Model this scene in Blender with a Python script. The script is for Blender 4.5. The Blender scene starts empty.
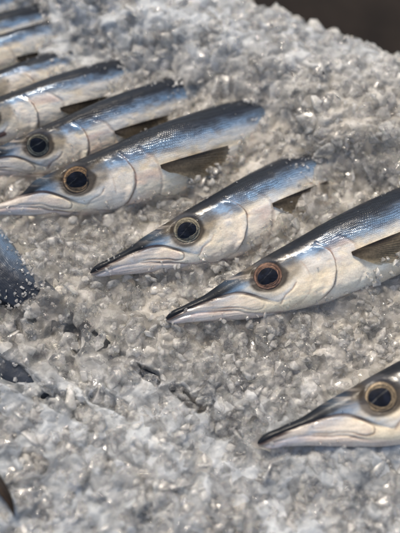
import bpy, bmesh, math, random
import numpy as np
from mathutils import Vector, Matrix
from mathutils.kdtree import KDTree
rng = np.random.default_rng(11)
random.seed(5)
SC = bpy.context.scene
COL = SC.collection

# ------------------------------------------------------------------ camera
PITCH = math.radians(70.0)
DIST = 0.56
SENS = 24.0
WID = 0.28                                   # width of the bed seen at the aim point
LENS = SENS / (WID / DIST)
TARGET = np.array([0.0, 0.0, 0.0])
Fv = np.array([0.0, math.cos(PITCH), -math.sin(PITCH)])
Rv = np.array([1.0, 0.0, 0.0])
Uv = np.cross(Rv, Fv)
CAM = TARGET - Fv * DIST


def ray(px, py):
    k = WID / DIST / 400.0
    d = Fv + Rv * ((px - 200.0) * k) - Uv * ((py - 266.5) * k)
    return d / np.linalg.norm(d)


def at(px, py, z=0.0):
    d = ray(px, py)
    return CAM + d * ((z - CAM[2]) / d[2])


def to_px(P):
    P = np.asarray(P, float)
    v = P - CAM
    f = v @ Fv
    k = WID / DIST / 400.0
    return 200.0 + (v @ Rv) / f / k, 266.5 - (v @ Uv) / f / k


cam = bpy.data.cameras.new('camera')
cam.sensor_fit = 'HORIZONTAL'
cam.sensor_width = SENS
cam.lens = LENS
cam.clip_start = 0.01
cam.clip_end = 60
co = bpy.data.objects.new('camera', cam)
COL.objects.link(co)
co.location = CAM.tolist()
co.rotation_euler = (math.pi / 2 - PITCH, 0, 0)
SC.camera = co
cam.dof.use_dof = True
cam.dof.focus_distance = float((at(200, 232, .02) - CAM) @ Fv)
cam.dof.aperture_fstop = 2.2

# ------------------------------------------------------------------ helpers


def ss(a, b, x):
    t = np.clip((x - a) / (b - a), 0, 1)
    return t * t * (3 - 2 * t)


def vnoise(P, seed=0, octs=3):
    """smooth value noise over the rows of P, about -1..1"""
    P = np.asarray(P, float)
    out = np.zeros(P.shape[0])
    amp = 1.0
    tot = 0
    for o in range(octs):
        Q = P * (2 ** o) + seed * 17.3 + o * 5.1
        I = np.floor(Q).astype(np.int64)
        F = Q - I
        F = F * F * (3 - 2 * F)
        acc = np.zeros(P.shape[0])
        for c in range(2 ** P.shape[1]):
            w = np.ones(P.shape[0])
            h = np.full(P.shape[0], 1013904223 + seed, dtype=np.int64)
            for a in range(P.shape[1]):
                b = (c >> a) & 1
                w = w * (F[:, a] if b else 1 - F[:, a])
                h = (h * 73856093 + (I[:, a] + b) * 19349663) & 0x7fffffff
            h = (h ^ (h >> 13)) * 1274126177 & 0x7fffffff
            h = (h ^ (h >> 16)) & 0xffff
            acc += w * (h / 32767.5 - 1)
        out += acc * amp
        tot += amp
        amp *= 0.5
    return out / tot


def mesh_np(name, V, loops, sizes, smooth=True):
    me = bpy.data.meshes.new(name)
    V = np.ascontiguousarray(V, dtype=np.float32)
    me.vertices.add(len(V))
    me.vertices.foreach_set('co', V.ravel())
    me.loops.add(len(loops))
    me.loops.foreach_set('vertex_index', np.asarray(loops, dtype=np.int32))
    me.polygons.add(len(sizes))
    sizes = np.asarray(sizes, dtype=np.int32)
    st = np.concatenate([[0], np.cumsum(sizes)[:-1]]).astype(np.int32)
    me.polygons.foreach_set('loop_start', st)
    me.polygons.foreach_set('loop_total', sizes)
    me.update(calc_edges=True)
    me.polygons.foreach_set('use_smooth', np.full(len(sizes), smooth))
    me.validate()
    return me


def grid_loops(nu, nv, wrap=False, flip=False):
    """quads over an nu x nv grid (row major); wrap joins the last column to the first"""
    i = np.arange(nu - 1)[:, None]
    j = np.arange(nv if wrap else nv - 1)[None, :]
    j2 = (j + 1) % nv
    a = i * nv + j
    b = i * nv + j2
    c = (i + 1) * nv + j2
    d = (i + 1) * nv + j
    q = np.stack([a + 0 * b, b, c, d], -1) if not flip else np.stack([a + 0 * b, d, c, b], -1)
    return q.reshape(-1, 4)


def set_col(me, name, C):
    at_ = me.color_attributes.new(name, 'FLOAT_COLOR', 'POINT')
    C = np.asarray(C, dtype=np.float32)
    if C.shape[1] == 3:
        C = np.concatenate([C, np.ones((len(C), 1), np.float32)], 1)
    at_.data.foreach_set('color', np.ascontiguousarray(C).ravel())


def link(name, me, mat, parent=None, origin=None):
    if origin is not None:
        me.transform(Matrix.Translation(-Vector([float(t) for t in origin])))
    o = bpy.data.objects.new(name, me)
    COL.objects.link(o)
    if mat:
        me.materials.append(mat)
    if parent is not None:
        o.parent = parent
    elif origin is not None:
        o.location = [float(t) for t in origin]
    return o


class NT:
    def __init__(self, name):
        self.m = bpy.data.materials.new(name)
        self.m.use_nodes = True
        self.t = self.m.node_tree
        self.t.nodes.clear()
        self.out = self.n('ShaderNodeOutputMaterial')

    def n(self, kind, ins=None, **props):
        nd = self.t.nodes.new(kind)
        for k, v in props.items():
            setattr(nd, k, v)
        for k, v in (ins or {}).items():
            s = nd.inputs[k]
            if hasattr(v, 'links') or isinstance(v, bpy.types.NodeSocket):
                self.t.links.new(v, s)
            else:
                s.default_value = v
        return nd

    def math(self, op, a, b=0.0, c=None, clamp=False):
        d = {0: a, 1: b}
        if c is not None:
            d[2] = c
        return self.n('ShaderNodeMath', d, operation=op, use_clamp=clamp).outputs[0]

    def ramp(self, fac, stops):
        r = self.n('ShaderNodeValToRGB', {0: fac})
        e = r.color_ramp.elements
        while len(e) < len(stops):
            e.new(0.5)
        for el, (p, c) in zip(e, stops):
            el.position = p
            el.color = c if len(c) == 4 else (*c, 1)
        return r.outputs[0]

    def mixc(self, fac, a, b, mode='MIX'):
        r = self.n('ShaderNodeMix', data_type='RGBA', blend_type=mode)
        for i, v in ((0, fac), (6, a), (7, b)):
            if isinstance(v, bpy.types.NodeSocket):
                self.t.links.new(v, r.inputs[i])
            else:
                r.inputs[i].default_value = v if i == 0 else (*v, 1)
        return r.outputs[2]

    def surf(self, s):
        self.t.links.new(s, self.out.inputs['Surface'])
        return self.m


# ------------------------------------------------------------------ materials
def mat_ice(name, milky, tint, rough=0.09):
    g = NT(name)
    geo = g.n('ShaderNodeNewGeometry').outputs['Position']
    at_ = g.n('ShaderNodeAttribute', attribute_name='chunk')
    sep = g.n('ShaderNodeSeparateColor', {0: at_.outputs['Color']})
    n1 = g.n('ShaderNodeTexNoise', {'Vector': geo, 'Scale': 240.0, 'Detail': 3.0, 'Roughness': .6}).outputs[0]
    n2 = g.n('ShaderNodeTexNoise', {'Vector': geo, 'Scale': 900.0, 'Detail': 2.0}).outputs[0]
    h = g.math('ADD', g.math('MULTIPLY', n1, 1.0), g.math('MULTIPLY', n2, .22))
    bump = g.n('ShaderNodeBump', {'Height': h, 'Strength': .3, 'Distance': .0018}).outputs[0]
    rgh = g.math('MULTIPLY_ADD', sep.outputs[1], .15, rough)
    # wet ice: melt water lies between the pieces, so light bends little inside and glints on the outside
    glass = g.n('ShaderNodeBsdfPrincipled', {'Base Color': (*tint, 1), 'Roughness': rgh, 'IOR': 1.13,
                                             'Transmission Weight': 1.0, 'Normal': bump, 'Coat Weight': 1.0,
                                             'Coat IOR': 1.33, 'Coat Roughness': .03, 'Coat Normal': bump})
    mc = g.mixc(sep.outputs[2], (.68, .65, .60), (.78, .75, .69))
    mm = g.n('ShaderNodeBsdfPrincipled', {'Base Color': mc, 'Roughness': .10, 'IOR': 1.31, 'Normal': bump,
                                          'Subsurface Weight': 1.0, 'Subsurface Radius': (.0050, .0052, .0055),
                                          'Subsurface Scale': 1.0})
    vein = g.n('ShaderNodeTexNoise', {'Vector': geo, 'Scale': 130.0, 'Detail': 3.0, 'Roughness': .65}).outputs[0]
    v = g.n('ShaderNodeMapRange', {0: vein, 1: .38, 2: .66, 3: -.12, 4: .22}).outputs[0]
    f = g.math('ADD', g.math('MULTIPLY_ADD', sep.outputs[0], .22, milky - .06), v, clamp=True)
    mx = g.n('ShaderNodeMixShader', {0: f, 1: glass.outputs[0], 2: mm.outputs[0]})
    return g.surf(mx.outputs[0])


def mat_bed():
    g = NT('packed_ice')
    geo = g.n('ShaderNodeNewGeometry').outputs['Position']
    n0 = g.n('ShaderNodeTexNoise', {'Vector': geo, 'Scale': 30.0, 'Detail': 5.0, 'Roughness': .6}).outputs[0]
    nw = g.n('ShaderNodeTexNoise', {'Vector': geo, 'Scale': 90.0, 'Detail': 3.0})
    wv = g.n('ShaderNodeVectorMath', {0: geo, 1: g.n('ShaderNodeVectorMath', {0: nw.outputs['Color'], 'Scale': .012}, operation='SCALE').outputs[0]}, operation='ADD').outputs[0]
    vo = g.n('ShaderNodeTexVoronoi', {'Vector': wv, 'Scale': 95.0}, feature='F1')
    cell = g.n('ShaderNodeSeparateColor', {0: vo.outputs['Color']}).outputs[0]
    ed = g.n('ShaderNodeTexVoronoi', {'Vector': wv, 'Scale': 95.0}, feature='DISTANCE_TO_EDGE').outputs['Distance']
    c = g.ramp(n0, [(.32, (.36, .33, .285)), (.5, (.47, .44, .39)), (.66, (.58, .55, .51))])
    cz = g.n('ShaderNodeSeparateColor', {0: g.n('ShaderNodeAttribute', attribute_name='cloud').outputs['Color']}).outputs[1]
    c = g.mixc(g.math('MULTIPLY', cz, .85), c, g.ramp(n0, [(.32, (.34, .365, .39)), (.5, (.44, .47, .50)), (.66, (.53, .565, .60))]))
    cl = g.n('ShaderNodeMapRange', {0: cell, 3: .85, 4: 1.08}).outputs[0]
    c = g.mixc(1.0, c, g.n('ShaderNodeCombineColor', {0: cl, 1: cl, 2: cl}).outputs[0], 'MULTIPLY')
    e1 = g.n('ShaderNodeMapRange', {0: ed, 1: .0, 2: .06, 3: .15, 4: 0.0}).outputs[0]
    c = g.mixc(e1, c, (.60, .60, .59))
    n2 = g.n('ShaderNodeTexNoise', {'Vector': geo, 'Scale': 330.0, 'Detail': 4.0, 'Roughness': .6}).outputs[0]
    bump = g.n('ShaderNodeBump', {'Height': n2, 'Strength': .6, 'Distance': .0022}).outputs[0]
    p = g.n('ShaderNodeBsdfPrincipled', {'Base Color': c, 'Roughness': .10, 'Normal': bump, 'IOR': 1.33,
                                         'Subsurface Weight': 1.0, 'Subsurface Radius': (.007, .0072, .0075),
                                         'Subsurface Scale': 1.0})
    gl = g.n('ShaderNodeBsdfPrincipled', {'Base Color': (.93, .94, .94, 1), 'Roughness': .08, 'Normal': bump, 'IOR': 1.13,
                                          'Transmission Weight': 1.0, 'Coat Weight': 1.0, 'Coat IOR': 1.33,
                                          'Coat Roughness': .03, 'Coat Normal': bump})
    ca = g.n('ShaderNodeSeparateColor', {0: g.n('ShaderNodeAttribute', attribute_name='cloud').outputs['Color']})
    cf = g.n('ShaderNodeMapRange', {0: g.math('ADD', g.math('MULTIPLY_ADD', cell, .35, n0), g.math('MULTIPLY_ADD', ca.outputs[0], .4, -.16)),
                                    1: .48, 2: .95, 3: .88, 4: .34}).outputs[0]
    return g.surf(g.n('ShaderNodeMixShader', {0: cf, 1: p.outputs[0], 2: gl.outputs[0]}).outputs[0])


def mat_core():
    g = NT('cloudy_ice_core')
    geo = g.n('ShaderNodeNewGeometry').outputs['Position']
    n0 = g.n('ShaderNodeTexNoise', {'Vector': geo, 'Scale': 45.0, 'Detail': 5.0, 'Roughness': .65}).outputs[0]
    c = g.ramp(n0, [(.30, (.52, .465, .385)), (.5, (.67, .62, .545)), (.68, (.80, .77, .71))])
    p = g.n('ShaderNodeBsdfPrincipled', {'Base Color': c, 'Roughness': .5})
    return g.surf(p.outputs[0])


def mat_fish():
    g = NT('fish_skin')
    col = g.n('ShaderNodeAttribute', attribute_name='skin').outputs['Color']
    msk = g.n('ShaderNodeSeparateColor', {0: g.n('ShaderNodeAttribute', attribute_name='mask').outputs['Color']})
    silver, wet, scal = msk.outputs[0], msk.outputs[1], msk.outputs[2]
    uv = g.n('ShaderNodeUVMap', uv_map='fish').outputs[0]
    sp = g.n('ShaderNodeSeparateXYZ', {0: uv})
    # small overlapping scales in rows
    S = 62.0
    u = g.math('MULTIPLY', sp.outputs[0], S)
    nw = g.n('ShaderNodeTexNoise', {'Vector': uv, 'Scale': 7.0, 'Detail': 2.0}).outputs[0]
    v = g.math('MULTIPLY', g.math('ADD', sp.outputs[1], g.math('MULTIPLY', nw, .06)), S * .8)
    row = g.math('FLOOR', v)
    off = g.math('MULTIPLY', g.math('MODULO', row, 2.0), .5)
    nz = g.n('ShaderNodeTexNoise', {'Vector': uv, 'Scale': 30.0, 'Detail': 2.0}).outputs[0]
    uu = g.math('ADD', g.math('ADD', u, off), g.math('MULTIPLY', nz, .8))
    fu = g.math('SUBTRACT', g.math('FRACT', uu), .5)
    fv = g.math('SUBTRACT', g.math('FRACT', v), .5)
    d = g.math('ADD', g.math('SQRT', g.math('ADD', g.math('MULTIPLY', fu, fu), g.math('MULTIPLY', fv, fv))), g.math('MULTIPLY_ADD', nz, .5, -.25))
    sc = g.n('ShaderNodeMapRange', {0: d, 1: .2, 2: .62, 3: 1.0, 4: 0.0}, interpolation_type='SMOOTHSTEP').outputs[0]
    # mottling, fine speckle and skin folds
    n1 = g.n('ShaderNodeTexNoise', {'Vector': uv, 'Scale': 9.0, 'Detail': 5.0, 'Roughness': .65}).outputs[0]
    n2 = g.n('ShaderNodeTexNoise', {'Vector': uv, 'Scale': 70.0, 'Detail': 3.0, 'Roughness': .7}).outputs[0]
    vv = g.n('ShaderNodeTexVoronoi', {'Vector': uv, 'Scale': 46.0}, feature='F1').outputs[0]
    c1 = g.mixc(g.n('ShaderNodeMapRange', {0: n1, 1: .45, 2: .75, 3: 0.0, 4: .4}).outputs[0], col, (.55, .47, .38), 'MULTIPLY')
    spk = g.n('ShaderNodeMapRange', {0: n2, 1: .40, 2: .62, 3: .90, 4: 1.06}).outputs[0]
    c2 = g.mixc(1.0, c1, g.n('ShaderNodeCombineColor', {0: spk, 1: spk, 2: spk}).outputs[0], 'MULTIPLY')
    dk = g.math('MULTIPLY', g.math('SUBTRACT', 1.0, sc), g.math('MULTIPLY', g.math('MULTIPLY', scal, scal), .7))
    c3 = g.mixc(dk, c2, (.018, .022, .03))
    hgt = g.math('ADD', g.math('MULTIPLY', sc, g.math('MULTIPLY_ADD', scal, .22, .02)), g.math('MULTIPLY', n2, .16))
    hgt = g.math('ADD', hgt, g.math('MULTIPLY', n1, .8))
    bump = g.n('ShaderNodeBump', {'Height': hgt, 'Strength': .5, 'Distance': .0009}).outputs[0]
    rgh = g.math('ADD', g.math('MULTIPLY', n1, .25), g.math('MULTIPLY_ADD', wet, -.30, .32))
    met = g.math('MULTIPLY', silver, .5)
    p = g.n('ShaderNodeBsdfPrincipled', {'Base Color': c3, 'Metallic': met, 'Roughness': rgh, 'Normal': bump,
                                         'Coat Weight': g.math('MULTIPLY_ADD', wet, .7, .15, clamp=True), 'Coat Roughness': .09, 'Coat IOR': 1.34, 'Coat Normal': bump, 'Specular IOR Level': g.math('MULTIPLY_ADD', wet, .5, .08),
                                         'Subsurface Weight': .12, 'Subsurface Radius': (.004, .002, .0015),
                                         'Subsurface Scale': .5})
    return g.surf(p.outputs[0])


def mat_simple(name, col, rough=.3, met=0.0, coat=0.0, noise=None, trans=0.0, bumpd=0.0005, ns=200.0):
    g = NT(name)
    geo = g.n('ShaderNodeNewGeometry').outputs['Position']
    nz = g.n('ShaderNodeTexNoise', {'Vector': geo, 'Scale': ns, 'Detail': 4.0}).outputs[0]
    c = g.mixc(g.n('ShaderNodeMapRange', {0: nz, 1: .35, 2: .65}).outputs[0], col, noise or col)
    bump = g.n('ShaderNodeBump', {'Height': nz, 'Strength': .4, 'Distance': bumpd}).outputs[0]
    p = g.n('ShaderNodeBsdfPrincipled', {'Base Color': c, 'Roughness': rough, 'Metallic': met, 'Coat Weight': coat,
                                         'Transmission Weight': trans, 'Normal': bump, 'Specular IOR Level': .1})
    return g.surf(p.outputs[0])


def mat_attr(name, attr, rough=.3, met=0.0, coat=.5, transl=0.0, spec=.5):
    g = NT(name)
    c = g.n('ShaderNodeAttribute', attribute_name=attr).outputs['Color']
    geo = g.n('ShaderNodeNewGeometry').outputs['Position']
    nz = g.n('ShaderNodeTexNoise', {'Vector': geo, 'Scale': 600.0, 'Detail': 3.0}).outputs[0]
    sp = g.n('ShaderNodeMapRange', {0: nz, 1: .35, 2: .65, 3: .75, 4: 1.2}).outputs[0]
    c = g.mixc(1.0, c, g.n('ShaderNodeCombineColor', {0: sp, 1: sp, 2: sp}).outputs[0], 'MULTIPLY')
    bump = g.n('ShaderNodeBump', {'Height': nz, 'Strength': .3, 'Distance': .0004}).outputs[0]
    p = g.n('ShaderNodeBsdfPrincipled', {'Base Color': c, 'Roughness': rough, 'Metallic': met, 'Coat Weight': coat,
                                         'Coat Roughness': .08, 'Normal': bump, 'Specular IOR Level': spec})
    s = p.outputs[0]
    if transl:
        t = g.n('ShaderNodeBsdfTranslucent', {'Color': c})
        s = g.n('ShaderNodeMixShader', {0: transl, 1: s, 2: t.outputs[0]}).outputs[0]
        al = g.n('ShaderNodeAttribute', attribute_name=attr).outputs['Alpha']
        s = g.n('ShaderNodeMixShader', {0: al, 1: g.n('ShaderNodeBsdfTransparent').outputs[0], 2: s}).outputs[0]
    return g.surf(s)


M_fish = mat_fish()
M_iris = mat_attr('iris', 'iris', .30, .35, .15)
M_pupil = mat_attr('pupil', 'pupil', .30, 0, .0, 0, .25)
M_fin = mat_attr('fin_membrane', 'fin', .30, 0.0, .4, .55)


def mat_cornea():
    g = NT('cornea')
    geo = g.n('ShaderNodeNewGeometry').outputs['Position']
    nz = g.n('ShaderNodeTexNoise', {'Vector': geo, 'Scale': 330.0, 'Detail': 2.0}).outputs[0]
    bump = g.n('ShaderNodeBump', {'Height': nz, 'Strength': .5, 'Distance': .0015}).outputs[0]
    gl = g.n('ShaderNodeBsdfGlossy', {'Roughness': .05, 'Normal': bump})
    tp = g.n('ShaderNodeBsdfTransparent')
    fr = g.n('ShaderNodeFresnel', {'IOR': 1.14, 'Normal': bump})
    return g.surf(g.n('ShaderNodeMixShader', {0: fr.outputs[0], 1: tp.outputs[0], 2: gl.outputs[0]}).outputs[0])


M_cornea = mat_cornea()

# ------------------------------------------------------------------ fish
# side profile in units of (snout tip to eye centre); x along the fish, y towards the back, 0 on the line tip-eye
DX = [0, .04, .21, .40, .60, .76, .90, 1.03, 1.2, 1.35, 1.5, 1.75, 2.0, 2.3, 2.8, 3.5, 4.3, 5.2, 5.9, 6.5]
DY = [-.012, .012, .032, .044, .085, .108, .124, .146, .168, .186, .206, .238, .262, .278, .28, .25, .18, .08, .00, -.02]
VX = [0, .04, .21, .41, .60, .80, 1.0, 1.17, 1.4, 1.66, 2.0, 2.5, 3.0, 3.6, 4.3, 5.2, 5.9, 6.5]
VY = [-.045, -.075, -.14, -.215, -.29, -.355, -.405, -.44, -.475, -.505, -.525, -.53, -.52, -.48, -.42, -.32, -.23, -.20]
WX = [0, .04, .2, .5, .8, 1.0, 1.3, 1.6, 2.0, 2.6, 3.4, 4.3, 5.2, 6.0, 6.5]
WY = [.012, .028, .05, .085, .125, .155, .19, .215, .24, .25, .24, .20, .13, .07, .04]


def smooth_interp(x, X, Y):
    """monotone-ish cubic Hermite"""
    X = np.array(X, float)
    Y = np.array(Y, float)
    m = np.gradient(Y, X)
    i = np.clip(np.searchsorted(X, x) - 1, 0, len(X) - 2)
    h = X[i + 1] - X[i]
    t = np.clip((x - X[i]) / h, 0, 1)
    return ((2 * t**3 - 3 * t**2 + 1) * Y[i] + (t**3 - 2 * t**2 + t) * h * m[i] + (-2 * t**3 + 3 * t**2) * Y[i + 1] + (t**3 - t**2) * h * m[i + 1])


def norm(a):
    return a / np.linalg.norm(a, axis=-1, keepdims=True)


def seg_dist(x, y, pts):
    """distance to a polyline"""
    best = np.full(np.shape(x), 9.0)
    for (ax, ay), (bx, by) in zip(pts[:-1], pts[1:]):
        L = (bx - ax)**2 + (by - ay)**2
        t = np.clip(((x - ax) * (bx - ax) + (y - ay) * (by - ay)) / L, 0, 1)
        best = np.minimum(best, np.hypot(x - ax - t * (bx - ax), y - ay - t * (by - ay)))
    return best


def smooth_poly(pts, n=40):
    X = [p[0] for p in pts]
    t = np.linspace(0, len(pts) - 1, n)
    tt = np.arange(len(pts))
    return list(zip(smooth_interp(t, tt, X), smooth_interp(t, tt, [p[1] for p in pts])))


MOUTH = smooth_poly([(.02, -.028), (.20, -.012), (.36, -.005), (.50, -.006), (.63, -.013), (.72, -.045), (.80, -.10), (.90, -.185), (1.0, -.255)])
MAXL = smooth_poly([(.42, -.085), (.58, -.13), (.70, -.18), (.80, -.235), (.865, -.245), (.885, -.20), (.85, -.15)])
JAW = smooth_poly([(.03, -.058), (.2, -.062), (.36, -.085), (.6, -.17), (.8, -.27), (1.03, -.355), (1.3, -.39)])
GILL1 = smooth_poly([(1.52, .13), (1.60, .04), (1.62, -.06), (1.60, -.17), (1.53, -.29), (1.40, -.38), (1.2, -.42)])
GILL2 = smooth_poly([(1.74, .12), (1.84, .02), (1.87, -.10), (1.85, -.24), (1.78, -.36), (1.62, -.45)])
PREOP = smooth_poly([(1.32, .02), (1.36, -.10), (1.34, -.22), (1.24, -.31), (1.08, -.35)])
WRINK = smooth_poly([(1.02, -.27), (1.08, -.22), (1.16, -.19), (1.22, -.14)])


def skin(X, Y, yd, yv, seed, P):
    """base colour, masks and relief from fish coordinates"""
    n = X.size
    x = X.ravel()
    y = Y.ravel()
    yd = yd.ravel()
    yv = yv.ravel()
    sd = P.get('seed', seed)
    gx_ = P.get('gx', .05 * math.sin(sd * 1.7) - .05)
    x = x - gx_ * ss(1.15, 1.5, x)
    y = y + .02 * math.sin(sd * .9) * ss(.2, .8, x) * ss(.16, .4, np.hypot(x - 1, y))
    q = np.stack([x, y], 1)
    nA = vnoise(q * np.array([3.2, 9]), sd, 4)
    nB = vnoise(q * np.array([12, 22]), sd + 3, 3)
    nC = vnoise(q * np.array([2.0, 2.6]), sd + 7, 3)
    db = yd - y                                   # distance under the back line
    base = np.tile(np.array([.95, .80, .58]), (n, 1))
    cream2 = np.array([.98, .90, .75])
    base *= (1 + .10 * nB + .10 * nA)[:, None]
    base += (cream2 - base) * ss(-.4, .6, nC)[:, None]

    def lay(c, m):
        nonlocal base
        base = base + (np.array(c) - base) * np.clip(m, 0, 1)[:, None]
    # belly a little pink and grey
    lay((.60, .50, .44), ss(.12, 0.0, y - yv) * .6)
    # head cheeks pinkish
    lay((.66, .53, .47), ss(.45, .1, np.hypot((x - 1.35) / 1.3, (y + .18))) * ss(-.3, .5, nC) * .35)
    # silver-blue flank band then blue then dark back
    wdt = P.get('dark', 1.0) * (.085 + .04 * ss(.9, 2.2, x))
    silver = ss(wdt * 5.0, wdt * 1.8, db + nA * .03) * ss(.9, 1.5, x)
    lay((.58, .60, .62), silver * .6 * ss(-.5, .4, nB + nA))
    blue = ss(wdt * 2.3, wdt * 1.1, db + nA * .06 + nB * .03)
    lay((.10, .18, .29), blue * .9)
    lay((.31, .52, .74), blue * ss(-.25, .3, nB + nA * .4) * .9 * ss(wdt * .8, wdt * 1.6, db))
    dark = ss(wdt * 1.25, wdt * .5, db + nA * .035 + nB * .03)
    lay((.016, .020, .030), dark * .97)
    # snout: whole upper jaw steel blue over black
    mouth_y = np.interp(x, [p[0] for p in MOUTH], [p[1] for p in MOUTH])
    up = ss(-.004, .008, y - mouth_y) * ss(.93, .55, x + (y * 1.2))
    lay((.12, .20, .30), up * .9)
    lay((.50, .60, .68), up * ss(.1, .6, nB + .5 * nA) * .6 * ss(.012, .03, db))
    lay((.014, .017, .024), up * ss(.10, .055, db - .025 * nA) * .98)
    lay((.014, .016, .022), up * ss(.55, .05, x) * .85)
    # dark orbit with olive wedge behind the eye
    e = np.hypot((x - 1.0) / 1.0, y / .88)
    a = np.arctan2(y, x - 1.0)
    orb = ss(.190, .150, e - .03 * nA)
    wedge = ss(.29, .20, np.hypot((x - 1.07) / 1.15, (y - .015) / .62) + .03 * nA)
    lay((.11, .085, .05), wedge * .7 * ss(-.30, -.05, y + .5 * (x - 1.0)))
    lay((.035, .028, .022), orb * .92)
    lay((.04, .05, .07), ss(.22, .1, np.hypot((x - 1.08), (y - .14) * 2.4)) * .5)
    # white glistening rim under the eye
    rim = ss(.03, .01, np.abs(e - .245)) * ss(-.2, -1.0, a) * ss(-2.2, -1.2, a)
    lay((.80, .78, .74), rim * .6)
    # cheek plate (maxilla) pale and pearly
    dm = seg_dist(x, y, [(.50, -.06), (.64, -.11), (.80, -.19)])
    plate = ss(.062, .045, dm)
    lay((.74, .67, .60), plate * .35)
    lay((.60, .42, .38), plate * ss(-.1, .5, nA) * .4)
    # lower jaw
    jaw_y = np.interp(x, [p[0] for p in JAW], [p[1] for p in JAW])
    lj = ss(0, .01, y - jaw_y) * ss(.01, -.01, y - mouth_y) * ss(.9, .5, x)
    lay((.62, .56, .50), lj * .7)
    lay((.10, .085, .08), lj * ss(.34, .05, x) * .75)
    thr = ss(.01, -.01, y - jaw_y) * ss(1.25, .9, x)
    lay((.56, .46, .42), thr * .7)
    lay((.70, .67, .62), thr * ss(.0, .5, vnoise(np.stack([x * 3, (y - jaw_y) * 40], 1), sd + 9, 2)) * .45)
    # creases
    wob = vnoise(q * 7, sd + 11, 3)
    wob2 = vnoise(q * 7, sd + 12, 3)
    xw, yw = x + .022 * wob, y + .016 * wob2
    line = lambda pts, w: ss(w, w * .35, seg_dist(xw, yw, pts) + .004 * nB) * np.clip(.65 + nA * 1.3, .05, 1) * ss(.04, .2, db)
    mline = ss(.019, .007, seg_dist(x, y + .004 * wob, MOUTH))
    lay((.045, .03, .028), mline * ss(1.0, .80, x) * .95)
    lay((.24, .17, .13), line(MAXL, .011) * .85)
    lay((.27, .19, .16), line(JAW, .014) * .85 * ss(1.25, .8, x))
    lay((.30, .20, .15), line(WRINK, .010) * .7)
    g1 = line(GILL1, .015)
    g2 = line(GILL2, .020)
    lay((.40, .25, .19), g1 * .55)
    lay((.13, .08, .06), ss(.008, .003, seg_dist(xw, yw, GILL1)) * .75 * ss(.08, .2, db) * ss(-.45, -.3, y))  # brown gill edge, with the shadow of its gap painted in
    lay((.36, .26, .20), g2 * .5)
    lay((.48, .36, .28), line(PREOP, .016) * .35)
    between = ss(-.02, .03, x - np.interp(y, [-.45, -.29, -.17, -.06, .04, .13], [1.35, 1.53, 1.60, 1.62, 1.60, 1.52]))
    between *= ss(.02, -.03, x - np.interp(y, [-.45, -.36, -.24, -.10, .02, .12], [1.62, 1.78, 1.85, 1.87, 1.84, 1.74]))
    lay((.70, .44, .34), between * ss(-.1, .6, nA) * .5 * ss(.08, .2, db))
    if P.get('blood'):
        bx, by = P['blood']
        m = ss(.045, .02, seg_dist(x, y, [(bx - .1, by - .02), (bx + .02, by), (bx + .09, by + .012)]) + .01 * nB)
        lay((.12, .035, .025), m * .9)
    scal = ss(wdt * 2.6, wdt * 1.2, db + nA * .03) * ss(1.35, 1.8, x)
    scal = np.maximum(scal, .30 * ss(1.7, 2.1, x)) * P.get('scal', 1.0)
    silv = np.clip(.16 + .3 * silver + .5 * blue + .25 * np.clip(nB, 0, 1) - .9 * dark - .8 * orb - .4 * wedge, 0, 1)
    strip = np.clip(up * ss(.105, .060, db - .025 * nA) + ss(.065, .035, db + .02 * nA) * ss(.7, 1.0, x) * (1 - orb), 0, 1)
    lay((.008, .010, .014), strip * .9)
    silv = np.maximum(silv * (1 - up), up * .45) * (1 - strip)
    lay((.50, .44, .38), ss(-.1, .5, vnoise(np.stack([x * 4, (y + .25 * x) * 38], 1), sd + 30, 3)) * ss(1.0, .7, x) * (1 - up) * .45)
    silv *= (1 - .6 * thr)
    wet = np.clip(.50 + .45 * blue + .4 * up - .75 * dark - .8 * strip - .4 * orb + .5 * nA, 0, 1)
    mask = np.stack([silv, wet, np.clip(scal, 0, 1)], 1)
    # relief (outward, in fish units)
    rel = np.zeros(n)
    groove = lambda pts, w, d: -d * np.exp(-(seg_dist(xw, yw, pts) / w)**2) * np.clip(.7 + nA, .1, 1.3)
    rel += groove(MOUTH, .014, .007) * ss(1.02, .85, x)
    rel += groove(MAXL, .010, .005) + groove(JAW, .014, .008) * ss(1.3, .8, x)
    rel += groove(GILL1, .016, .010) + groove(GILL2, .016, .008) + groove(PREOP, .03, .004) + groove(WRINK, .012, .005)
    rel += .0015 * ss(.07, .02, dm) + .003 * vnoise(np.stack([x * 5, (y + .25 * x) * 45], 1), sd + 21, 2) * ss(1.0, .6, x) * ss(0, .02, mouth_y - y)
    rel += .024 * ss(-.10, .0, x - np.interp(y, [-.45, -.29, -.17, -.06, .04, .13], [1.35, 1.53, 1.60, 1.62, 1.60, 1.52])) \
        * ss(.012, -.006, x - np.interp(y, [-.45, -.29, -.17, -.06, .04, .13], [1.35, 1.53, 1.60, 1.62, 1.60, 1.52])) * ss(-.42, -.3, y) * ss(.14, .08, y)
    rel += -.015 * ss(.160, .115, e)                      # eye socket
    rel += .003 * np.exp(-((e - .19) / .03)**2)         # raised orbit rim
    rel += .010 * nC + .004 * nA * ss(.4, .8, x) + .0035 * nB * ss(.6, 1.2, x) + .004 * wob * ss(1.0, 1.4, x)
    return np.clip(base, 0, 1), mask, rel


def frame(P3, roll):
    T = norm(np.gradient(P3, axis=0))
    V = norm(CAM[None] - P3)
    N = norm(V - (V * T).sum(1, keepdims=True) * T)
    B = np.cross(N, T)                                    # towards the back for a snout pointing left
    return T, N, B


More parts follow.
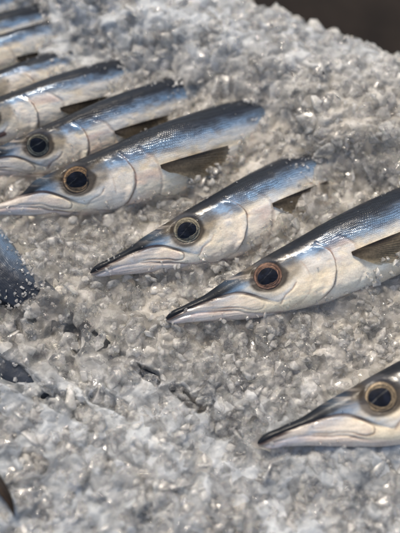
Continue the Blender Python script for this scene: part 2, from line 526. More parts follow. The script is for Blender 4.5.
def build_fish(tip, eye, label, z0=(.0065, .009), xe=2.5, x_end=4.4, sign=1.0, bend=0.0, roll=10., fin=(0.0, .86), group=None,
               ctrl=None, s=None, x0=0.0, has_eye=True, fine=(0.0, 2.75), P=None, sinkd=.027, has_fin=True, tail=False, sinkl=1.0):
    P = P or {}
    seed = P.get('seed', int(tip[0] * 7 + tip[1]) % 97 if tip else 5)
    xs = [x0]
    while xs[-1] < x_end:
        xs.append(xs[-1] + (.0065 if fine[0] <= xs[-1] < fine[1] else .03))
    xs = np.array(xs)
    if ctrl is None:
        A = at(*tip, z0[0])
        E = at(*eye, z0[1])
        s = np.linalg.norm(E - A)
        T0 = (E - A) / s
        line = A[None] + (E - A)[None] * xs[:, None]
        # level out after the eye: follow the bed, then sink under the ice
        down = (E - A)[2] * np.maximum(xs - 1, 0)
        line[:, 2] -= down
        sk = sinkd * np.clip((xs - (xe - sinkl)) / (sinkl + .1), 0, 9)**1.35
        sk = np.minimum(sk, .11)
        vr = norm(line - CAM[None])
        line = line + vr * (sk / -vr[:, 2])[:, None]
        T, N, B = frame(line, 0)
        line = line + B * (bend * s * np.maximum(xs - 1.2, 0)**2)[:, None]
    else:
        cx = [c[0] for c in ctrl]
        cp = np.array([at(c[1], c[2], c[3]) for c in ctrl])
        line = np.stack([smooth_interp(xs, cx, cp[:, k]) for k in range(3)], 1)
    T, N, B = frame(line, 0)
    B = B * sign
    r = np.radians(roll + (P.get('lean', 7.) * ss(1.5, 2.5, xs) if ctrl is None else 0 * xs))[:, None]
    N, B = N * np.cos(r) - B * np.sin(r), B * np.cos(r) + N * np.sin(r)
    yd = smooth_interp(xs, DX, DY)
    yv = smooth_interp(xs, VX, VY)
    cut = P.get('cut')
    if cut:
        my_ = np.interp(xs, [p[0] for p in MOUTH], [p[1] for p in MOUTH]) - .004 - .02 * ss(cut, 0, xs)
        yd = my_ + (yd - my_) * ss(cut - .02, cut + .22, xs)
    yv = yv * (1 + .07 * math.sin(seed * 2.3) * ss(.2, 1.2, xs)) - .02 * math.cos(seed) * ss(0, .3, xs) * ss(1.0, .5, xs)
    w = smooth_interp(xs, WX, WY) * (1 + .08 * math.sin(seed))
    if x0 > 0:
        k0 = np.sqrt(ss(0, .25, xs - x0 + .004))
        mid = (yd + yv) / 2
        yd, yv, w = mid + (yd - mid) * k0, mid + (yv - mid) * k0, w * k0
    if not tail:
        k1 = np.sqrt(np.clip((x_end + .02 - xs) / .8, 0, 1))
        mid = (yd + yv) / 2
        yd, yv, w = mid + (yd - mid) * k1, mid + (yv - mid) * k1, w * k1
    nf, nb = 150, 26
    th = np.concatenate([np.linspace(math.pi / 2, -math.pi / 2, nf), np.linspace(-math.pi / 2, -3 * math.pi / 2, nb)[1:-1]])
    ct, st = np.cos(th), np.sin(th)
    ex = 2 / 2.25
    cs = np.sign(ct) * np.abs(ct)**ex
    sn = np.sign(st) * np.abs(st)**ex
    mid = ((yd + yv) / 2)[:, None]
    hh = ((yd - yv) / 2)[:, None]
    Y = mid + hh * sn[None]
    Z = w[:, None] * cs[None]
    X = np.repeat(xs[:, None], len(th), 1)
    base, mask, rel = skin(X, Y, np.repeat(yd[:, None], len(th), 1), np.repeat(yv[:, None], len(th), 1), seed, P)
    rel = rel.reshape(X.shape) * ss(-.1, .35, cs)[None] * ss(0, .05, hh)
    # squared-off nose shape: offset outward along lateral direction
    Z = Z + rel
    V = line[:, None, :] + s * (Y[..., None] * B[:, None, :] + Z[..., None] * N[:, None, :])
    nv = len(th)
    V = V.reshape(-1, 3)
    q = grid_loops(len(xs), nv, wrap=True, flip=(sign < 0))
    qb = q.copy()
    loops = q.ravel().tolist()
    sizes = [4] * len(q)
    c0 = list(range(nv))
    c1 = [(len(xs) - 1) * nv + k for k in range(nv)]
    if sign > 0:
        loops += c0[::-1] + c1
    else:
        loops += c0 + c1[::-1]
    sizes += [nv, nv]
    org = line[min(len(xs) - 1, int(np.argmin(np.abs(xs - max(1.6, x0 + .3)))))].copy()
    org[2] -= .02
    root = bpy.data.objects.new('barracuda', None)
    COL.objects.link(root)
    root.empty_display_size = .01
    root.location = org.tolist()
    root['label'] = label
    root['category'] = 'fish'
    if group:
        root['group'] = group
    me = mesh_np('body', V - org, loops, sizes)
    # outward-facing check
    set_col(me, 'skin', base)
    set_col(me, 'mask', mask)
    uvl = me.uv_layers.new(name='fish')
    li = np.empty(len(me.loops), dtype=np.int32)
    me.loops.foreach_get('vertex_index', li)
    UV = np.stack([X.ravel(), Y.ravel() * (1 + .25 * 0)], 1)[li]
    UV = UV + seed * .37
    uvl.data.foreach_set('uv', UV.astype(np.float32).ravel())
    body = link('body', me, M_fish, root)

    def on(x, y, dz=0.0):
        """point on the lateral surface at fish coordinates"""
        x = np.atleast_1d(np.asarray(x, float))
        y = np.atleast_1d(np.asarray(y, float))
        i = np.interp(x, xs, np.arange(len(xs)))
        f = lambda A: np.stack([np.interp(i, np.arange(len(xs)), A[:, k]) for k in range(3)], 1)
        m = np.interp(x, xs, (yd + yv) / 2)
        h = np.interp(x, xs, (yd - yv) / 2)
        ww = np.interp(x, xs, w)
        t = np.clip(np.abs((y - m) / h), 0, 1)
        z = ww * (1 - t**2.25)**(1 / 2.25)
        return f(line) + s * (y[:, None] * f(B) + (z + dz)[:, None] * f(N)) - org

    if has_eye:
        # iris disc (domed), pupil, cornea: one eye with sub-parts
        sq = P.get('eye', 1.0) * .98
        c = on([1.0], [0.0])[0]
        ax_x = norm(on([1.1], [0])[0] - on([.9], [0])[0])
        ax_y = norm(on([1.0], [.06])[0] - on([1.0], [-.09])[0])
        # eye tilt partly to the camera
        nn = norm(np.cross(ax_x, ax_y))
        if nn @ (CAM - (c + org)) < 0:
            nn = -nn
        nn = norm(nn * .6 + norm(CAM - (c + org)) * .4)
        ax_y = norm(ax_y - nn * (ax_y @ nn))
        ax_x = norm(ax_x - nn * (ax_x @ nn) - ax_y * (ax_x @ ax_y))

        def dome(rx, ry, hgt, lift, nr=26, na=72, off=(0, 0), warp=0.0, flat=2.0):
            pts = [c + nn * s * (lift + hgt) + s * (off[0] * ax_x + off[1] * ax_y)]
            rr = []
            for i in range(1, nr + 1):
                t = i / nr
                for k in range(na):
                    a = 2 * math.pi * k / na
                    wv = 1 + warp * (math.sin(a * 2 + seed) * .6 + math.sin(a * 3 + seed * 2) * .4)
                    pts.append(c + s * ((rx * t * wv * math.cos(a) + off[0]) * ax_x + (ry * t * wv * math.sin(a) + off[1]) * ax_y
                                        + (lift + hgt * (1 - t**flat)) * nn))
            fs, sz = [], []
            for k in range(na):
                fs += [0, 1 + k, 1 + (k + 1) % na]
                sz.append(3)
            for i in range(nr - 1):
                for k in range(na):
                    a0 = 1 + i * na
                    a1 = a0 + na
                    fs += [a0 + k, a1 + k, a1 + (k + 1) % na, a0 + (k + 1) % na]
                    sz.append(4)
            return np.array(pts), fs, sz
        R1 = .138 * sq * (1 + .02 * math.sin(seed))
        pts, fs, sz = dome(R1, R1 * .93, .012, -.017)
        me = mesh_np('eye', pts, fs, sz)
        d = pts - pts[0]
        ex_, ey_ = (d @ ax_x) / s, (d @ ax_y) / s
        rr = np.hypot(ex_, ey_ / .93) / R1
        aa = np.arctan2(ey_, ex_)
        n1 = vnoise(np.stack([np.cos(aa) * 3 + 9, np.sin(aa) * 3 + 9, rr * 5], 1), seed, 3)
        n2 = vnoise(np.stack([np.cos(aa) * 9 + 9, np.sin(aa) * 9 + 9, rr * 2], 1), seed + 2, 2)
        ir = np.array(P.get('iris', (.42, .30, .16)))
        cc = np.tile(ir * .62, (len(pts), 1)) * (1 + .5 * n1 + .3 * n2)[:, None]
        # dark inner zone, bright broken rings, dark rim
        cc *= (1 - .7 * ss(.62, .70, rr) * ss(.88, .78, rr))[:, None]
        gold = np.minimum(ir * 1.25 + .02, .9)
        for rad, wd_, am, ph in ((.72, .030, .80, 0.0), (.87, .050, .65, 2.1), (.79, .018, .5, 4.0)):
            m = ss(wd_, wd_ * .4, np.abs(rr - rad - .035 * n1)) * np.clip(.55 + .6 * np.sin(aa + ph + seed) + .6 * n1, 0, 1)
            cc += (gold - cc) * (m * am)[:, None]
        edge = ss(.90, .985, rr)
        cc += (np.array([.035, .025, .02]) - cc) * (edge * .95)[:, None]
        set_col(me, 'iris', np.clip(cc, 0, 1))
        eye_o = link('eye', me, M_iris, root)
        pts, fs, sz = dome(.093 * sq, .082 * sq, .005, -.009, off=(-.004, 0), warp=.10)
        me = mesh_np('pupil', pts, fs, sz)
        d = (pts - pts[0]) / s
        px_, py_ = d @ ax_x / .093, d @ ax_y / .082
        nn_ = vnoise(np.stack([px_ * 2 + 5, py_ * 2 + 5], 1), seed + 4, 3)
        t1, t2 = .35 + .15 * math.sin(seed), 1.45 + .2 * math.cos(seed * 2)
        streak = ss(.075, .02, np.abs(py_ - px_ * t1 - .12 + .12 * nn_)) * np.clip(.5 + nn_, 0, 1)  # pale diagonal reflection, painted into the pupil colour
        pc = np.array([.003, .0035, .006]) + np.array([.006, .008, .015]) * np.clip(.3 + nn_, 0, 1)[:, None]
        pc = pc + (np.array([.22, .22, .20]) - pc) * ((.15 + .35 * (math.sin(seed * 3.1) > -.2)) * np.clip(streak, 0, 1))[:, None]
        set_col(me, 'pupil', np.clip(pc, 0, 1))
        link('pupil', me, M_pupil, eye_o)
        pts, fs, sz = dome(.136 * sq, .126 * sq, .013, -.0125)
        link('cornea', mesh_np('cornea', pts, fs, sz), M_cornea, eye_o)

    if has_fin:
        dxf, ln = fin
        # pectoral fin: fan of rays from its root, upper edge longest
        nr_, na_ = 34, 96
        Vf, Cf = [], []
        bx, by = 1.77 + dxf, -.070
        for j in range(na_):
            a = j / (na_ - 1)                         # 0 upper edge, 1 lower edge
            ang = math.radians(6 - 54 * a**.9)
            L = ln * (.66 - .04 * a - .28 * a**2)
            L *= 1 - .03 * math.sin(j * 1.3) * math.sin(j * .41 + seed) - .07 * (0.5 + .5 * math.sin(j * .37 + seed)) * a
            for i in range(nr_):
                t = i / (nr_ - 1)
                rx = bx + .01 + t * L * math.cos(ang)
                ry = by - .035 * a * (1 - t) + t * L * math.sin(ang) * .95 - .03 * t * t * (1 - a)
                lift = .012 + .045 * t * (1 - .5 * a) - .02 * t * t + .0014 * math.sin(j * .95) * t + .012 * math.sin(a * 5 + seed) * t
                Vf.append((rx, ry, lift))
                ray_ = .5 + .5 * math.sin(j * .95)
                dkk = max(0, 1 - t * 2.6)
                dkk2 = max(0, 1 - a * 5)
                cA = np.array([.30, .24, .16]) * (.8 + .28 * ray_)
                cA = cA + (np.array([.46, .39, .27]) - cA) * (max(0, t * a - .05) * 1.0)
                cA = cA + (np.array([.035, .025, .02]) - cA) * min(1, .85 * max(dkk, dkk2) + .45 * (math.exp(-((t - .45) / .25)**2) * (1 - a)))
                cA = np.clip(cA * (1 + .25 * math.sin(t * 9 + a * 7 + seed)), 0, 1)
                alp = .90 - .62 * float(ss(.45, 1.0, t)) * (.35 + .65 * a) - .15 * a * (1 - ray_)
                Cf.append(np.array([*cA, alp]))
        Vf = np.array(Vf)
        top = on(Vf[:, 0], Vf[:, 1], Vf[:, 2])
        bot = on(Vf[:, 0], Vf[:, 1], Vf[:, 2] - .005)
        q = grid_loops(na_, nr_)
        n0 = len(top)
        rim = [j * nr_ + nr_ - 1 for j in range(na_)]
        side = []
        for a_, b_ in zip(rim[:-1], rim[1:]):
            side += [a_, b_, b_ + n0, a_ + n0]
        for r0 in (0, (na_ - 1) * nr_):
            for i in range(nr_ - 1):
                side += [r0 + i, r0 + i + 1, r0 + i + 1 + n0, r0 + i + n0]
        side = np.array(side).reshape(-1, 4)
        allq = np.concatenate([q, q[:, ::-1] + n0, side])
        me = mesh_np('pectoral_fin', np.concatenate([top, bot]), allq.ravel(), [4] * len(allq))
        set_col(me, 'fin', np.clip(np.array(Cf + Cf), 0, 1))
        link('pectoral_fin', me, M_fin, root)
    if tail:
        # forked tail fin
        Vf, Cf = [], []
        na_, nr_ = 60, 24
        for j in range(na_):
            a = j / (na_ - 1) * 2 - 1
            ang = a * .75
            L = .16 + .22 * abs(a)**1.3
            for i in range(nr_):
                t = i / (nr_ - 1)
                Vf.append((x_end - .04 + t * L * math.cos(ang), -.11 + a * .06 + t * L * math.sin(ang), .004 * math.sin(j * 1.3)))
                Cf.append(np.array([.05, .036, .022]) * (.8 + .2 * math.sin(j * 1.3) + .4 * t))
        Vf = np.array(Vf)
        e = -1
        def tp(dz):
            dx = Vf[:, 0] - x_end
            return line[e] + s * (dx[:, None] * T[e] + Vf[:, 1:2] * B[e] + (Vf[:, 2:3] + dz) * N[e]) - org
        q = grid_loops(na_, nr_)
        n0 = len(Vf)
        rim = [j * nr_ + nr_ - 1 for j in range(na_)]
        side = []
        for a_, b_ in zip(rim[:-1], rim[1:]):
            side += [a_, b_, b_ + n0, a_ + n0]
        allq = np.concatenate([q, q[:, ::-1] + n0, np.array(side).reshape(-1, 4)])
        me = mesh_np('tail_fin', np.concatenate([tp(.004), tp(-.004)]), allq.ravel(), [4] * len(allq))
        set_col(me, 'fin', np.clip(np.array(Cf + Cf), 0, 1))
        link('tail_fin', me, M_fin, root)
    FXY.append(np.stack([X.ravel(), Y.ravel()], 1))
    return root, V, qb


FXY = []
G1 = 'barracudas laid side by side on the crushed ice'
G2 = 'barracudas half buried in the ice at lower left'
FISH = []
specs = [
    dict(tip=(256.5, 441), eye=(375, 395), label='barracuda lowest at right, its tail end cut off by the frame, eye with brown rim', xe=3.2,
         P=dict(seed=3, iris=(.36, .27, .16), dark=1.05, eye=.93), roll=12),
    dict(tip=(164.5, 317.5), eye=(264, 275), label='barracuda with reddish copper eye ring, snout tip in the middle of the ice', xe=3.0,
         P=dict(seed=8, iris=(.34, .19, .12), eye=.98), roll=8),
    dict(tip=(89.5, 271), eye=(184, 228.5), label='barracuda with narrow dark snout and blue-black pupil, between two others in mid picture', xe=2.3,
         P=dict(seed=14, iris=(.42, .36, .24), eye=.98), roll=9, bend=-.006),
    dict(tip=(-25, 209), eye=(76.5, 177), label='barracuda with bright copper eye, short upper jaw and olive fin fully showing', xe=2.7,
         P=dict(seed=21, iris=(.50, .31, .15), cut=.405, eye=1.0), roll=9, sinkl=.85),
    dict(tip=(-50, 170.5), eye=(38, 142.5), label='barracuda with its eye near the left edge, tail end lost under ice', xe=2.68,
         P=dict(seed=29, iris=(.34, .30, .20), eye=.98, dark=.82), roll=10),
    dict(tip=(-99, 138), eye=(-13.6, 115), label='barracuda with a dark streak on its cheek, lying above the uppermost visible eye', xe=2.65,
         P=dict(seed=35, blood=(1.05, -.235), dark=.66), roll=10),
    dict(tip=(-97, 110), eye=(-20, 89.5), label='barracuda fourth down the left edge from the top corner, its dark fin half under ice', xe=2.15,
         P=dict(seed=41, dark=.66), roll=10),
    dict(tip=(-122, 80), eye=(-49, 62), label='barracuda third down the left edge from the top corner, head out of the frame', xe=2.45,
         P=dict(seed=47, dark=.66), roll=10),
    dict(tip=(-150, 72), eye=(-80, 53), label='blurred barracuda next below the sliver in the top left corner, only its middle in view', xe=2.9,
         P=dict(seed=52, dark=.66), roll=10),
    dict(tip=(-165, 54), eye=(-97, 34), label='barracuda cut by the top left corner, just a sliver of pale belly showing', xe=2.9,
         P=dict(seed=58, dark=.66), roll=10),
]
ALLV, ALLF = [], []
for sp_ in specs:
    root, V, q = build_fish(group=G1, **sp_)
    FISH.append(root)
    o = sum(len(a) for a in ALLV)
    ALLV.append(V)
    ALLF.append(q + o)

# half-buried fish of the next row, backs to the upper right
ctrl = [(1.6, -190, 130, -.012), (2.6, -112, 184, -.005), (3.5, -42, 244, .001), (4.25, -5, 284, .000), (4.9, 33, 312, -.007), (5.4, 76, 346, -.0155), (5.9, 125, 376, -.014), (6.5, 178, 402, -.010)]
root, V, q = build_fish(None, None, 'dark blue-backed fish at the left edge running down under the ice', group=G2, ctrl=ctrl, s=.062, x0=1.7,
                        x_end=6.45, sign=-1.0, has_eye=False, has_fin=False, fine=(3.0, 5.0), P=dict(seed=63, dark=4.6, scal=.6), roll=14, tail=True)
o = sum(len(a) for a in ALLV); ALLV.append(V); ALLF.append(q + o)
ctrl = [(3.0, -130, 330, -.010), (4.3, -60, 352, -.003), (5.2, 2, 382, -.002), (5.7, 34, 398, -.006), (6.5, 78, 422, -.013)]
root, V, q = build_fish(None, None, 'buried fish whose dark back line shows through ice below the left edge fish', group=G2, ctrl=ctrl, s=.062, x0=3.1,
                        x_end=6.45, sign=-1.0, has_eye=False, has_fin=False, fine=(4.0, 4.2), P=dict(seed=70, dark=4.0, scal=.3), roll=14, tail=True)
o = sum(len(a) for a in ALLV); ALLV.append(V); ALLF.append(q + o)
ALLV = np.concatenate(ALLV)
ALLF = np.concatenate(ALLF)
# points and normals of the fish skins for the contact tests
FN = np.cross(ALLV[ALLF[:, 2]] - ALLV[ALLF[:, 0]], ALLV[ALLF[:, 3]] - ALLV[ALLF[:, 1]])
FC = ALLV[ALLF].mean(1)
FN = FN / (np.linalg.norm(FN, axis=1, keepdims=True) + 1e-15)
pick = rng.random(len(FC)) < .16
FU = np.concatenate(FXY)[ALLF[:, 0]][pick]
FC, FN = FC[pick], FN[pick]
KD = KDTree(len(FC))
for i_, c_ in enumerate(FC.tolist()):
    KD.insert(c_, i_)
KD.balance()


# curved brown fin tip standing out of the ice at the lower left
def horn_fin():
    pts = [(-26, 455), (-12, 470), (2, 489), (10, 503), (14.5, 517)]
    wd = [13, 12, 9.5, 6, .8]
    n = 30
    t = np.linspace(0, 4, n)
    X = smooth_interp(t, range(5), [p[0] for p in pts])
    Y = smooth_interp(t, range(5), [p[1] for p in pts])
    Wd = smooth_interp(t, range(5), wd)
    C = np.array([at(a, b, .014 + .004 * math.sin(i / 9)) for i, (a, b) in enumerate(zip(X, Y))])
    T, N, B = frame(C, 0)
    V, Cc = [], []
    na = 20
    for i in range(n):
        for k in range(na):
            a = 2 * math.pi * k / na
            V.append(C[i] + B[i] * math.cos(a) * Wd[i] * .00034 + N[i] * (math.sin(a) * (.0009 + .0010 * Wd[i] / 12) + .0003 * math.sin(6 * math.cos(a))))
            Cc.append(np.array([.035, .022, .012]) * (1 + .8 * max(0, math.cos(a * 3))))
    q = grid_loops(n, na, wrap=True, flip=True)
    loops = q.ravel().tolist() + list(range(na)) + [(n - 1) * na + k for k in range(na)][::-1]
    me = mesh_np('fin_tip', np.array(V), loops, [4] * len(q) + [na, na])
    set_col(me, 'fin', np.clip(np.array(Cc), 0, 1))
    o = link('fin_tip', me, M_fin, None, C[n // 2])
    o['label'] = 'curved dark brown fin tip poking out of the ice at lower left corner'
    o['category'] = 'fin'
    return V, q


Vh, qh = horn_fin()

# ------------------------------------------------------------------ ice
EDGE = np.array([at(x, y, .006)[:2] for x, y in [(-400, -170), (100, -50), (250, -6), (292, 10), (330, 25), (365, 38), (402, 52), (470, 70), (700, 190)]])


def edge_dist(P):
    """signed distance inside the heap's far edge (positive = on the ice)"""
    x, y = P[:, 0], P[:, 1]
    ey = np.interp(x, EDGE[:, 0], EDGE[:, 1])
    return (ey - y) * .93


MOUND = np.array([at(x, y, .0)[:2] for x, y in [(-60, -40), (40, 2), (75, 22), (92, 45), (140, 55), (190, 72), (272, 100), (322, 158), (420, 190), (520, 230)]])


def height(P):
    P = np.asarray(P, float)[:, :2]
    h = .0035 * vnoise(P * 28, 2, 3) + .0028 * vnoise(P * 75, 9, 2)
    # ice heaped over the tail ends
    my = np.interp(P[:, 0], MOUND[:, 0], MOUND[:, 1])
    h = h + .018 * ss(-.016, .030, P[:, 1] - my + .004 * vnoise(P * 60, 33, 2))
    # heap in the foreground
    px, py = to_px(np.concatenate([P, np.zeros((len(P), 1))], 1))
    fg = ss(0, 130, (py - 330) - (px - 60) * .62) * ss(430, 250, px)
    h = h + .010 * fg
    d = edge_dist(P)
    h = h - .12 * ss(.010, -.055, d) - .012 * ss(.05, 0, d)
    return h


def axis(a, b, A, B, fine, coarse):
    v = np.concatenate([np.arange(A, a, coarse), np.arange(a, b, fine), np.arange(b, B + coarse, coarse)])
    return v


FX, FY = (-.165, .165), (-.205, .255)
STEP = .00062
AX = axis(*FX, -.36, .36, STEP, .004)
AY = axis(*FY, -.34, .46, STEP, .004)
nx, ny = len(AX), len(AY)
gx, gy = np.meshgrid(AX, AY, indexing='ij')
GP = np.stack([gx.ravel(), gy.ravel()], 1)


def relief():
    # lumps of crushed ice melted together: each lump a low faceted dome, the highest one wins
    r = np.random.default_rng(21)
    H = np.full((nx, ny), -.006)
    lo, hi = (-.36, -.34), (.36, .46)
    for n_, s0, s1, zb in ((9000, .008, .018, -.002), (7500, .0042, .0095, .0)):
        cx = r.uniform(lo[0], hi[0], n_)
        cy_ = r.uniform(lo[1], hi[1], n_)
        for x, y in zip(cx, cy_):
            s_ = s0 + (s1 - s0) * r.random()**1.6
            i0, i1 = np.searchsorted(AX, (x - s_, x + s_))
            j0, j1 = np.searchsorted(AY, (y - s_, y + s_))
            if i1 - i0 < 2 or j1 - j0 < 2:
                continue
            X = (AX[i0:i1, None] - x) / s_
            Y = (AY[None, j0:j1] - y) / s_
            k = r.integers(5, 8)
            a = r.uniform(0, 6.283) + np.arange(k) * 6.283 / k + r.normal(0, .3, k)
            top = r.uniform(.14, .34)
            tx, ty = r.normal(0, .26, 2)
            Z = top + tx * X + ty * Y
            for q_ in range(k):
                sl = r.uniform(.6, 1.8)
                off = r.uniform(.55, .95)
                Z = np.minimum(Z, top + sl * (off - (X * np.cos(a[q_]) + Y * np.sin(a[q_]))) - .35)
            Z = Z * s_ + zb + r.normal(0, .0007)
            Hs = H[i0:i1, j0:j1]
            np.maximum(Hs, Z, out=Hs)
    # melted edges
    for _ in range(2):
        K = H.copy()
        K[1:-1, 1:-1] = (H[1:-1, 1:-1] * 4 + (H[:-2, 1:-1] + H[2:, 1:-1] + H[1:-1, :-2] + H[1:-1, 2:]) * 2 + H[:-2, :-2] + H[2:, 2:] + H[:-2, 2:] + H[2:, :-2]) / 16
        H = K
    return H


REL = relief()
hz = height(GP) + REL.ravel() * .85 - .0033 + .0004 * vnoise(GP * 420, 4, 2)
# ice banks up a little against the fish
cgx, cgy = AX[::6], AY[::6]
bank = np.zeros((len(cgx), len(cgy)))
for a_, x_ in enumerate(cgx):
    for b_, y_ in enumerate(cgy):
        l_, i_, d_ = KD.find((x_, y_, .002))
        bank[a_, b_] = math.exp(-d_ / .007)
bi = np.interp(np.arange(nx), np.arange(0, nx, 6), np.arange(len(cgx)))
bj = np.interp(np.arange(ny), np.arange(0, ny, 6), np.arange(len(cgy)))
b0, c0_ = np.minimum(bi.astype(int), len(cgx) - 2), np.minimum(bj.astype(int), len(cgy) - 2)
fb, fc_ = (bi - b0)[:, None], (bj - c0_)[None]
BK = bank[b0][:, c0_] * (1 - fb) * (1 - fc_) + bank[b0 + 1][:, c0_] * fb * (1 - fc_) + bank[b0][:, c0_ + 1] * (1 - fb) * fc_ + bank[b0 + 1][:, c0_ + 1] * fb * fc_
hz = hz + .0050 * BK.ravel()
HZ = hz.reshape(nx, ny).copy()


# pockets where the ice has melted down onto the fish below
def px_dist(P, pts):
    Wp = [at(a, b, 0)[:2] for a, b in pts]
    return seg_dist(P[:, 0], P[:, 1], Wp)


POCK = [([(98, 334), (118, 350)], .0045), ([(138, 366), (156, 378)], .004), ([(176, 388), (200, 408)], .005), ([(-20, 358), (8, 372), (38, 392), (70, 405), (95, 425)], .0080),
        ([(98, 398), (130, 414)], .006), ([(26, 458), (46, 466)], .006), ([(70, 330), (75, 345)], .006), ([(60, 362), (85, 385)], .007)]


def pocket(P):
    n_ = vnoise(P * 110, 31, 2) * .0035
    m = np.zeros(len(P))
    for pts, w_ in POCK:
        m = np.maximum(m, ss(w_, w_ * .35, px_dist(P, pts) + n_))
    return m


PK = pocket(GP)
hz = hz - .007 * PK


def surf_h(x, y):
    return HZ[np.clip(np.searchsorted(AX, x), 0, nx - 1), np.clip(np.searchsorted(AY, y), 0, ny - 1)]


me = mesh_np('ice_bed', np.concatenate([GP, hz[:, None]], 1), grid_loops(nx, ny, flip=True).ravel(), [4] * ((nx - 1) * (ny - 1)))
cl_ = .5 + .9 * vnoise(GP * 14, 51, 3)
_px, _py = to_px(np.concatenate([GP, np.zeros((len(GP), 1))], 1))
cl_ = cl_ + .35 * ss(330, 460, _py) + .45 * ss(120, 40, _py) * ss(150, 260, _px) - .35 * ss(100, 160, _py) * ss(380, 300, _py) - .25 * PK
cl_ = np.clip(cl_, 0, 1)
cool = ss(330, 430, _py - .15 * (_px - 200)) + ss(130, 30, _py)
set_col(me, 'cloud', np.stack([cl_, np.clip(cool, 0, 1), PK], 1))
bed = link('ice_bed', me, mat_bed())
bed['kind'] = 'structure'
kx, ky = np.linspace(-.37, .37, 190), np.linspace(-.35, .47, 210)
qx, qy = np.meshgrid(kx, ky, indexing='ij')
QP = np.stack([qx.ravel(), qy.ravel()], 1)
qz = height(QP) - .0135 + .0020 * vnoise(QP * 120, 14, 2) - .006 * pocket(QP)
me = mesh_np('packed_ice', np.concatenate([QP, qz[:, None]], 1), grid_loops(190, 210, flip=True).ravel(), [4] * (189 * 209))
low_bed = link('packed_ice', me, mat_core())
low_bed['kind'] = 'structure'

me = bpy.data.meshes.new('counter')
bm = bmesh.new()
vs = [bm.verts.new(c) for c in ((-4, -4, -.078), (4, -4, -.078), (4, 6, -.078), (-4, 6, -.078))]
bm.faces.new(vs)
bm.to_mesh(me)
ct_ = link('counter', me, mat_simple('dark_counter', (.007, .0055, .005), .75, 0, 0, (.016, .012, .010), ns=18.0, bumpd=.002))
ct_['kind'] = 'structure'


# chunk shapes
def chunk_shapes(n, seed):
    r = np.random.default_rng(seed)
    out = []
    for _ in range(n):
        bm = bmesh.new()
        k = r.integers(9, 15)
        p = r.normal(size=(k, 3))
        p = p / np.linalg.norm(p, axis=1, keepdims=True) * r.uniform(.8, 1.1, (k, 1))
        p *= np.array([1, r.uniform(.6, .95), r.uniform(.4, .8)])
        for c in p:
            bm.verts.new(c.tolist())
        res = bmesh.ops.convex_hull(bm, input=list(bm.verts))
        bmesh.ops.delete(bm, geom=[v for v in bm.verts if not v.link_faces], context='VERTS')
        bmesh.ops.dissolve_limit(bm, angle_limit=math.radians(10), verts=list(bm.verts), edges=list(bm.edges))
        bmesh.ops.bevel(bm, geom=list(bm.edges), offset=float(r.uniform(.03, .10)), segments=2, affect='EDGES', profile=.5, clamp_overlap=True)
        bmesh.ops.triangulate(bm, faces=[f for f in bm.faces if len(f.verts) > 4])
        bmesh.ops.recalc_face_normals(bm, faces=list(bm.faces))
        V = np.array([v.co[:] for v in bm.verts])
        for i, v in enumerate(bm.verts):
            v.index = i
        F = [[v.index for v in f.verts] for f in bm.faces]
        # slow melt waviness
        V = V * (1 + .06 * vnoise(V * 2.2 + 20, int(r.integers(99)), 2))[:, None]
        bm.free()
        out.append((V, np.array([i for f in F for i in f]), np.array([len(f) for f in F])))
    return out


SH = chunk_shapes(48, 3)


def rand_rot(r):
    q = r.normal(size=4)
    q /= np.linalg.norm(q)
    w, x, y, z = q
    return np.array([[1 - 2 * (y*y + z*z), 2 * (x*y - z*w), 2 * (x*z + y*w)], [2 * (x*y + z*w), 1 - 2 * (x*x + z*z), 2 * (y*z - x*w)], [2 * (x*z - y*w), 2 * (y*z + x*w), 1 - 2 * (x*x + y*y)]])


def scatter(n, smin, smax, pw, zlo, zhi, region, seed, allow_on=0.0):
    r = np.random.default_rng(seed)
    res = []
    x = r.uniform(region[0], region[1], n)
    y = r.uniform(region[2], region[3], n)
    P = np.stack([x, y], 1)
    H = surf_h(x, y)
    d = edge_dist(P)
    pk = pocket(P)
    for i in range(n):
        if d[i] < -.05 or r.random() < pk[i] * .35:
            continue
        s = smin + (smax - smin) * r.random()**pw
        z = H[i] + r.uniform(zlo, zhi) - s * .3
        c = np.array([x[i], y[i], z])
        loc, idx, dist = KD.find(c.tolist())
        if dist < .022:
            if (c - FC[idx]) @ FN[idx] < 0:
                continue
            if dist < s * .5:
                if dist < s * .3 or s > .006:
                    continue
        res.append((c, s))
    return res


milky_ = {}


def bake(items, name, mat, seed, label, category=None):
    r = np.random.default_rng(seed)
    Vs, Ls, Ss, Cs = [], [], [], []
    off = 0
    for c, s in items:
        V, L, S = SH[r.integers(len(SH))]
        W = (V @ rand_rot(r).T) * s * np.array([1, 1, .85]) + c
        Vs.append(W)
        Ls.append(L + off)
        Ss.append(S)
        off += len(V)
        big = min(1, s / .008)
        Cs.append(np.tile([r.random()**1.3 * (.75 + .25 * big) if c[2] < 9 and not milky_.get(id(c)) else .5 + 1.0 * r.random(), r.random()**2, r.random(), 1], (len(V), 1)))
    me = mesh_np(name, np.concatenate(Vs), np.concatenate(Ls), np.concatenate(Ss))
    set_col(me, 'chunk', np.concatenate(Cs))
    o = link(name, me, mat)
    o['kind'] = 'stuff'
    if label:
        o['label'] = label
    if category:
        o['category'] = category
    return o


R1 = (-.19, .19, -.22, .30)
big = scatter(4600, .0065, .0140, 1.3, -.0035, .0000, R1, 1)
mid = scatter(2400, .0036, .0070, 1.0, -.0015, .0022, R1, 2)
small = scatter(2400, .0007, .0026, 1.5, -.0004, .0014, R1, 3)
outer = [c for c in scatter(1500, .004, .012, 2.0, -.004, .001, (-.34, .34, -.30, .44), 4)
         if not (R1[0] < c[0][0] < R1[1] and R1[2] < c[0][1] < R1[3])]
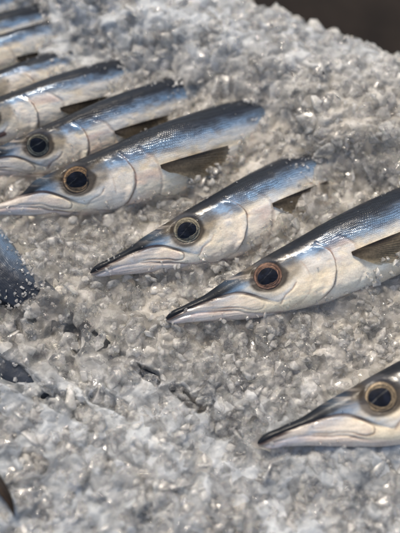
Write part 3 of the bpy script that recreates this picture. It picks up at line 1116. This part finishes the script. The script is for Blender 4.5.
# ice lying on the tail ends and along the flanks
r_ = np.random.default_rng(44)
myf = np.interp(FC[:, 0], MOUND[:, 0], MOUND[:, 1])
top_ = np.where((FN[:, 2] > .35) & (FC[:, 2] > -.002))[0]
lying = []
for i_ in r_.choice(top_, 9500):
    dd = FC[i_, 1] - myf[i_]
    p_ = .012 + .9 * float(ss(-.018, -.002, dd)) + .06 * float(ss(-.05, -.01, dd))
    low = surf_h(FC[i_, 0], FC[i_, 1]) + .006 - FC[i_, 2]
    p_ += (.06 + .44 * float(ss(.7, 1.3, FU[i_][0]))) * float(ss(-.006, .003, low))
    fx, fy = FU[i_]
    slush = float(ss(1.7, 2.2, fx - .5 * (fy + .3))) * float(ss(-.12, -.26, fy - .10 * (fx - 2.2))) if dd > -.16 else 0.
    p_ += .8 * slush
    if r_.random() < p_ and FC[i_, 0] > -.16:
        far = float(ss(-.02, .004, dd))
        s_ = r_.uniform(.0006, .0014) + .0014 * r_.random() * float(ss(-.003, .003, low)) + max(far, .75 * slush) * (.25 + .75 * r_.random()) * .0060
        c_ = FC[i_] + FN[i_] * s_ * .35
        if s_ > .0018:
            milky_[id(c_)] = 1
        lying.append((c_, s_))
ice = bake(big + mid + small + outer + lying, 'crushed_ice', mat_ice('ice', .11, (.985, .98, .97), .03), 7,
           'crushed translucent ice heaped around and over the fish', 'ice')
print('chunks', len(big), len(mid), len(small), len(outer), 'faces', len(ice.data.polygons))

# ------------------------------------------------------------------ light
el, az = math.radians(52), math.radians(-20)
w = bpy.data.worlds.new('World')
SC.world = w
w.use_nodes = True
nt = w.node_tree
bg = nt.nodes['Background']
sky = nt.nodes.new('ShaderNodeTexSky')
sky.sky_type = 'NISHITA'
sky.sun_disc = False
sky.sun_elevation = el
sky.sun_rotation = az
sky.air_density = 1.0
hs_ = nt.nodes.new('ShaderNodeHueSaturation')
hs_.inputs['Saturation'].default_value = .72
nt.links.new(sky.outputs[0], hs_.inputs['Color'])
nt.links.new(hs_.outputs[0], bg.inputs[0])
bg.inputs[1].default_value = .092
sun = bpy.data.lights.new('sun', 'SUN')
sun.energy = 2.6
sun.angle = math.radians(12)
sun.color = (1.0, .885, .73)
so = bpy.data.objects.new('sun', sun)
COL.objects.link(so)
sd = Vector((math.sin(az) * math.cos(el), math.cos(az) * math.cos(el), math.sin(el)))
so.rotation_euler = sd.to_track_quat('Z', 'Y').to_euler()

SC.view_settings.view_transform = 'Standard'
SC.view_settings.look = 'None'
SC.view_settings.exposure = 1.0
SC.view_settings.gamma = 1
SC.render.engine = 'CYCLES'
cy = SC.cycles
cy.max_bounces = 24
cy.transmission_bounces = 22
cy.diffuse_bounces = 4
cy.glossy_bounces = 4
cy.transparent_max_bounces = 12
cy.sample_clamp_indirect = 30
cy.caustics_refractive = True
cy.blur_glossy = .6
cy.use_denoising = True
cy.use_adaptive_sampling = True
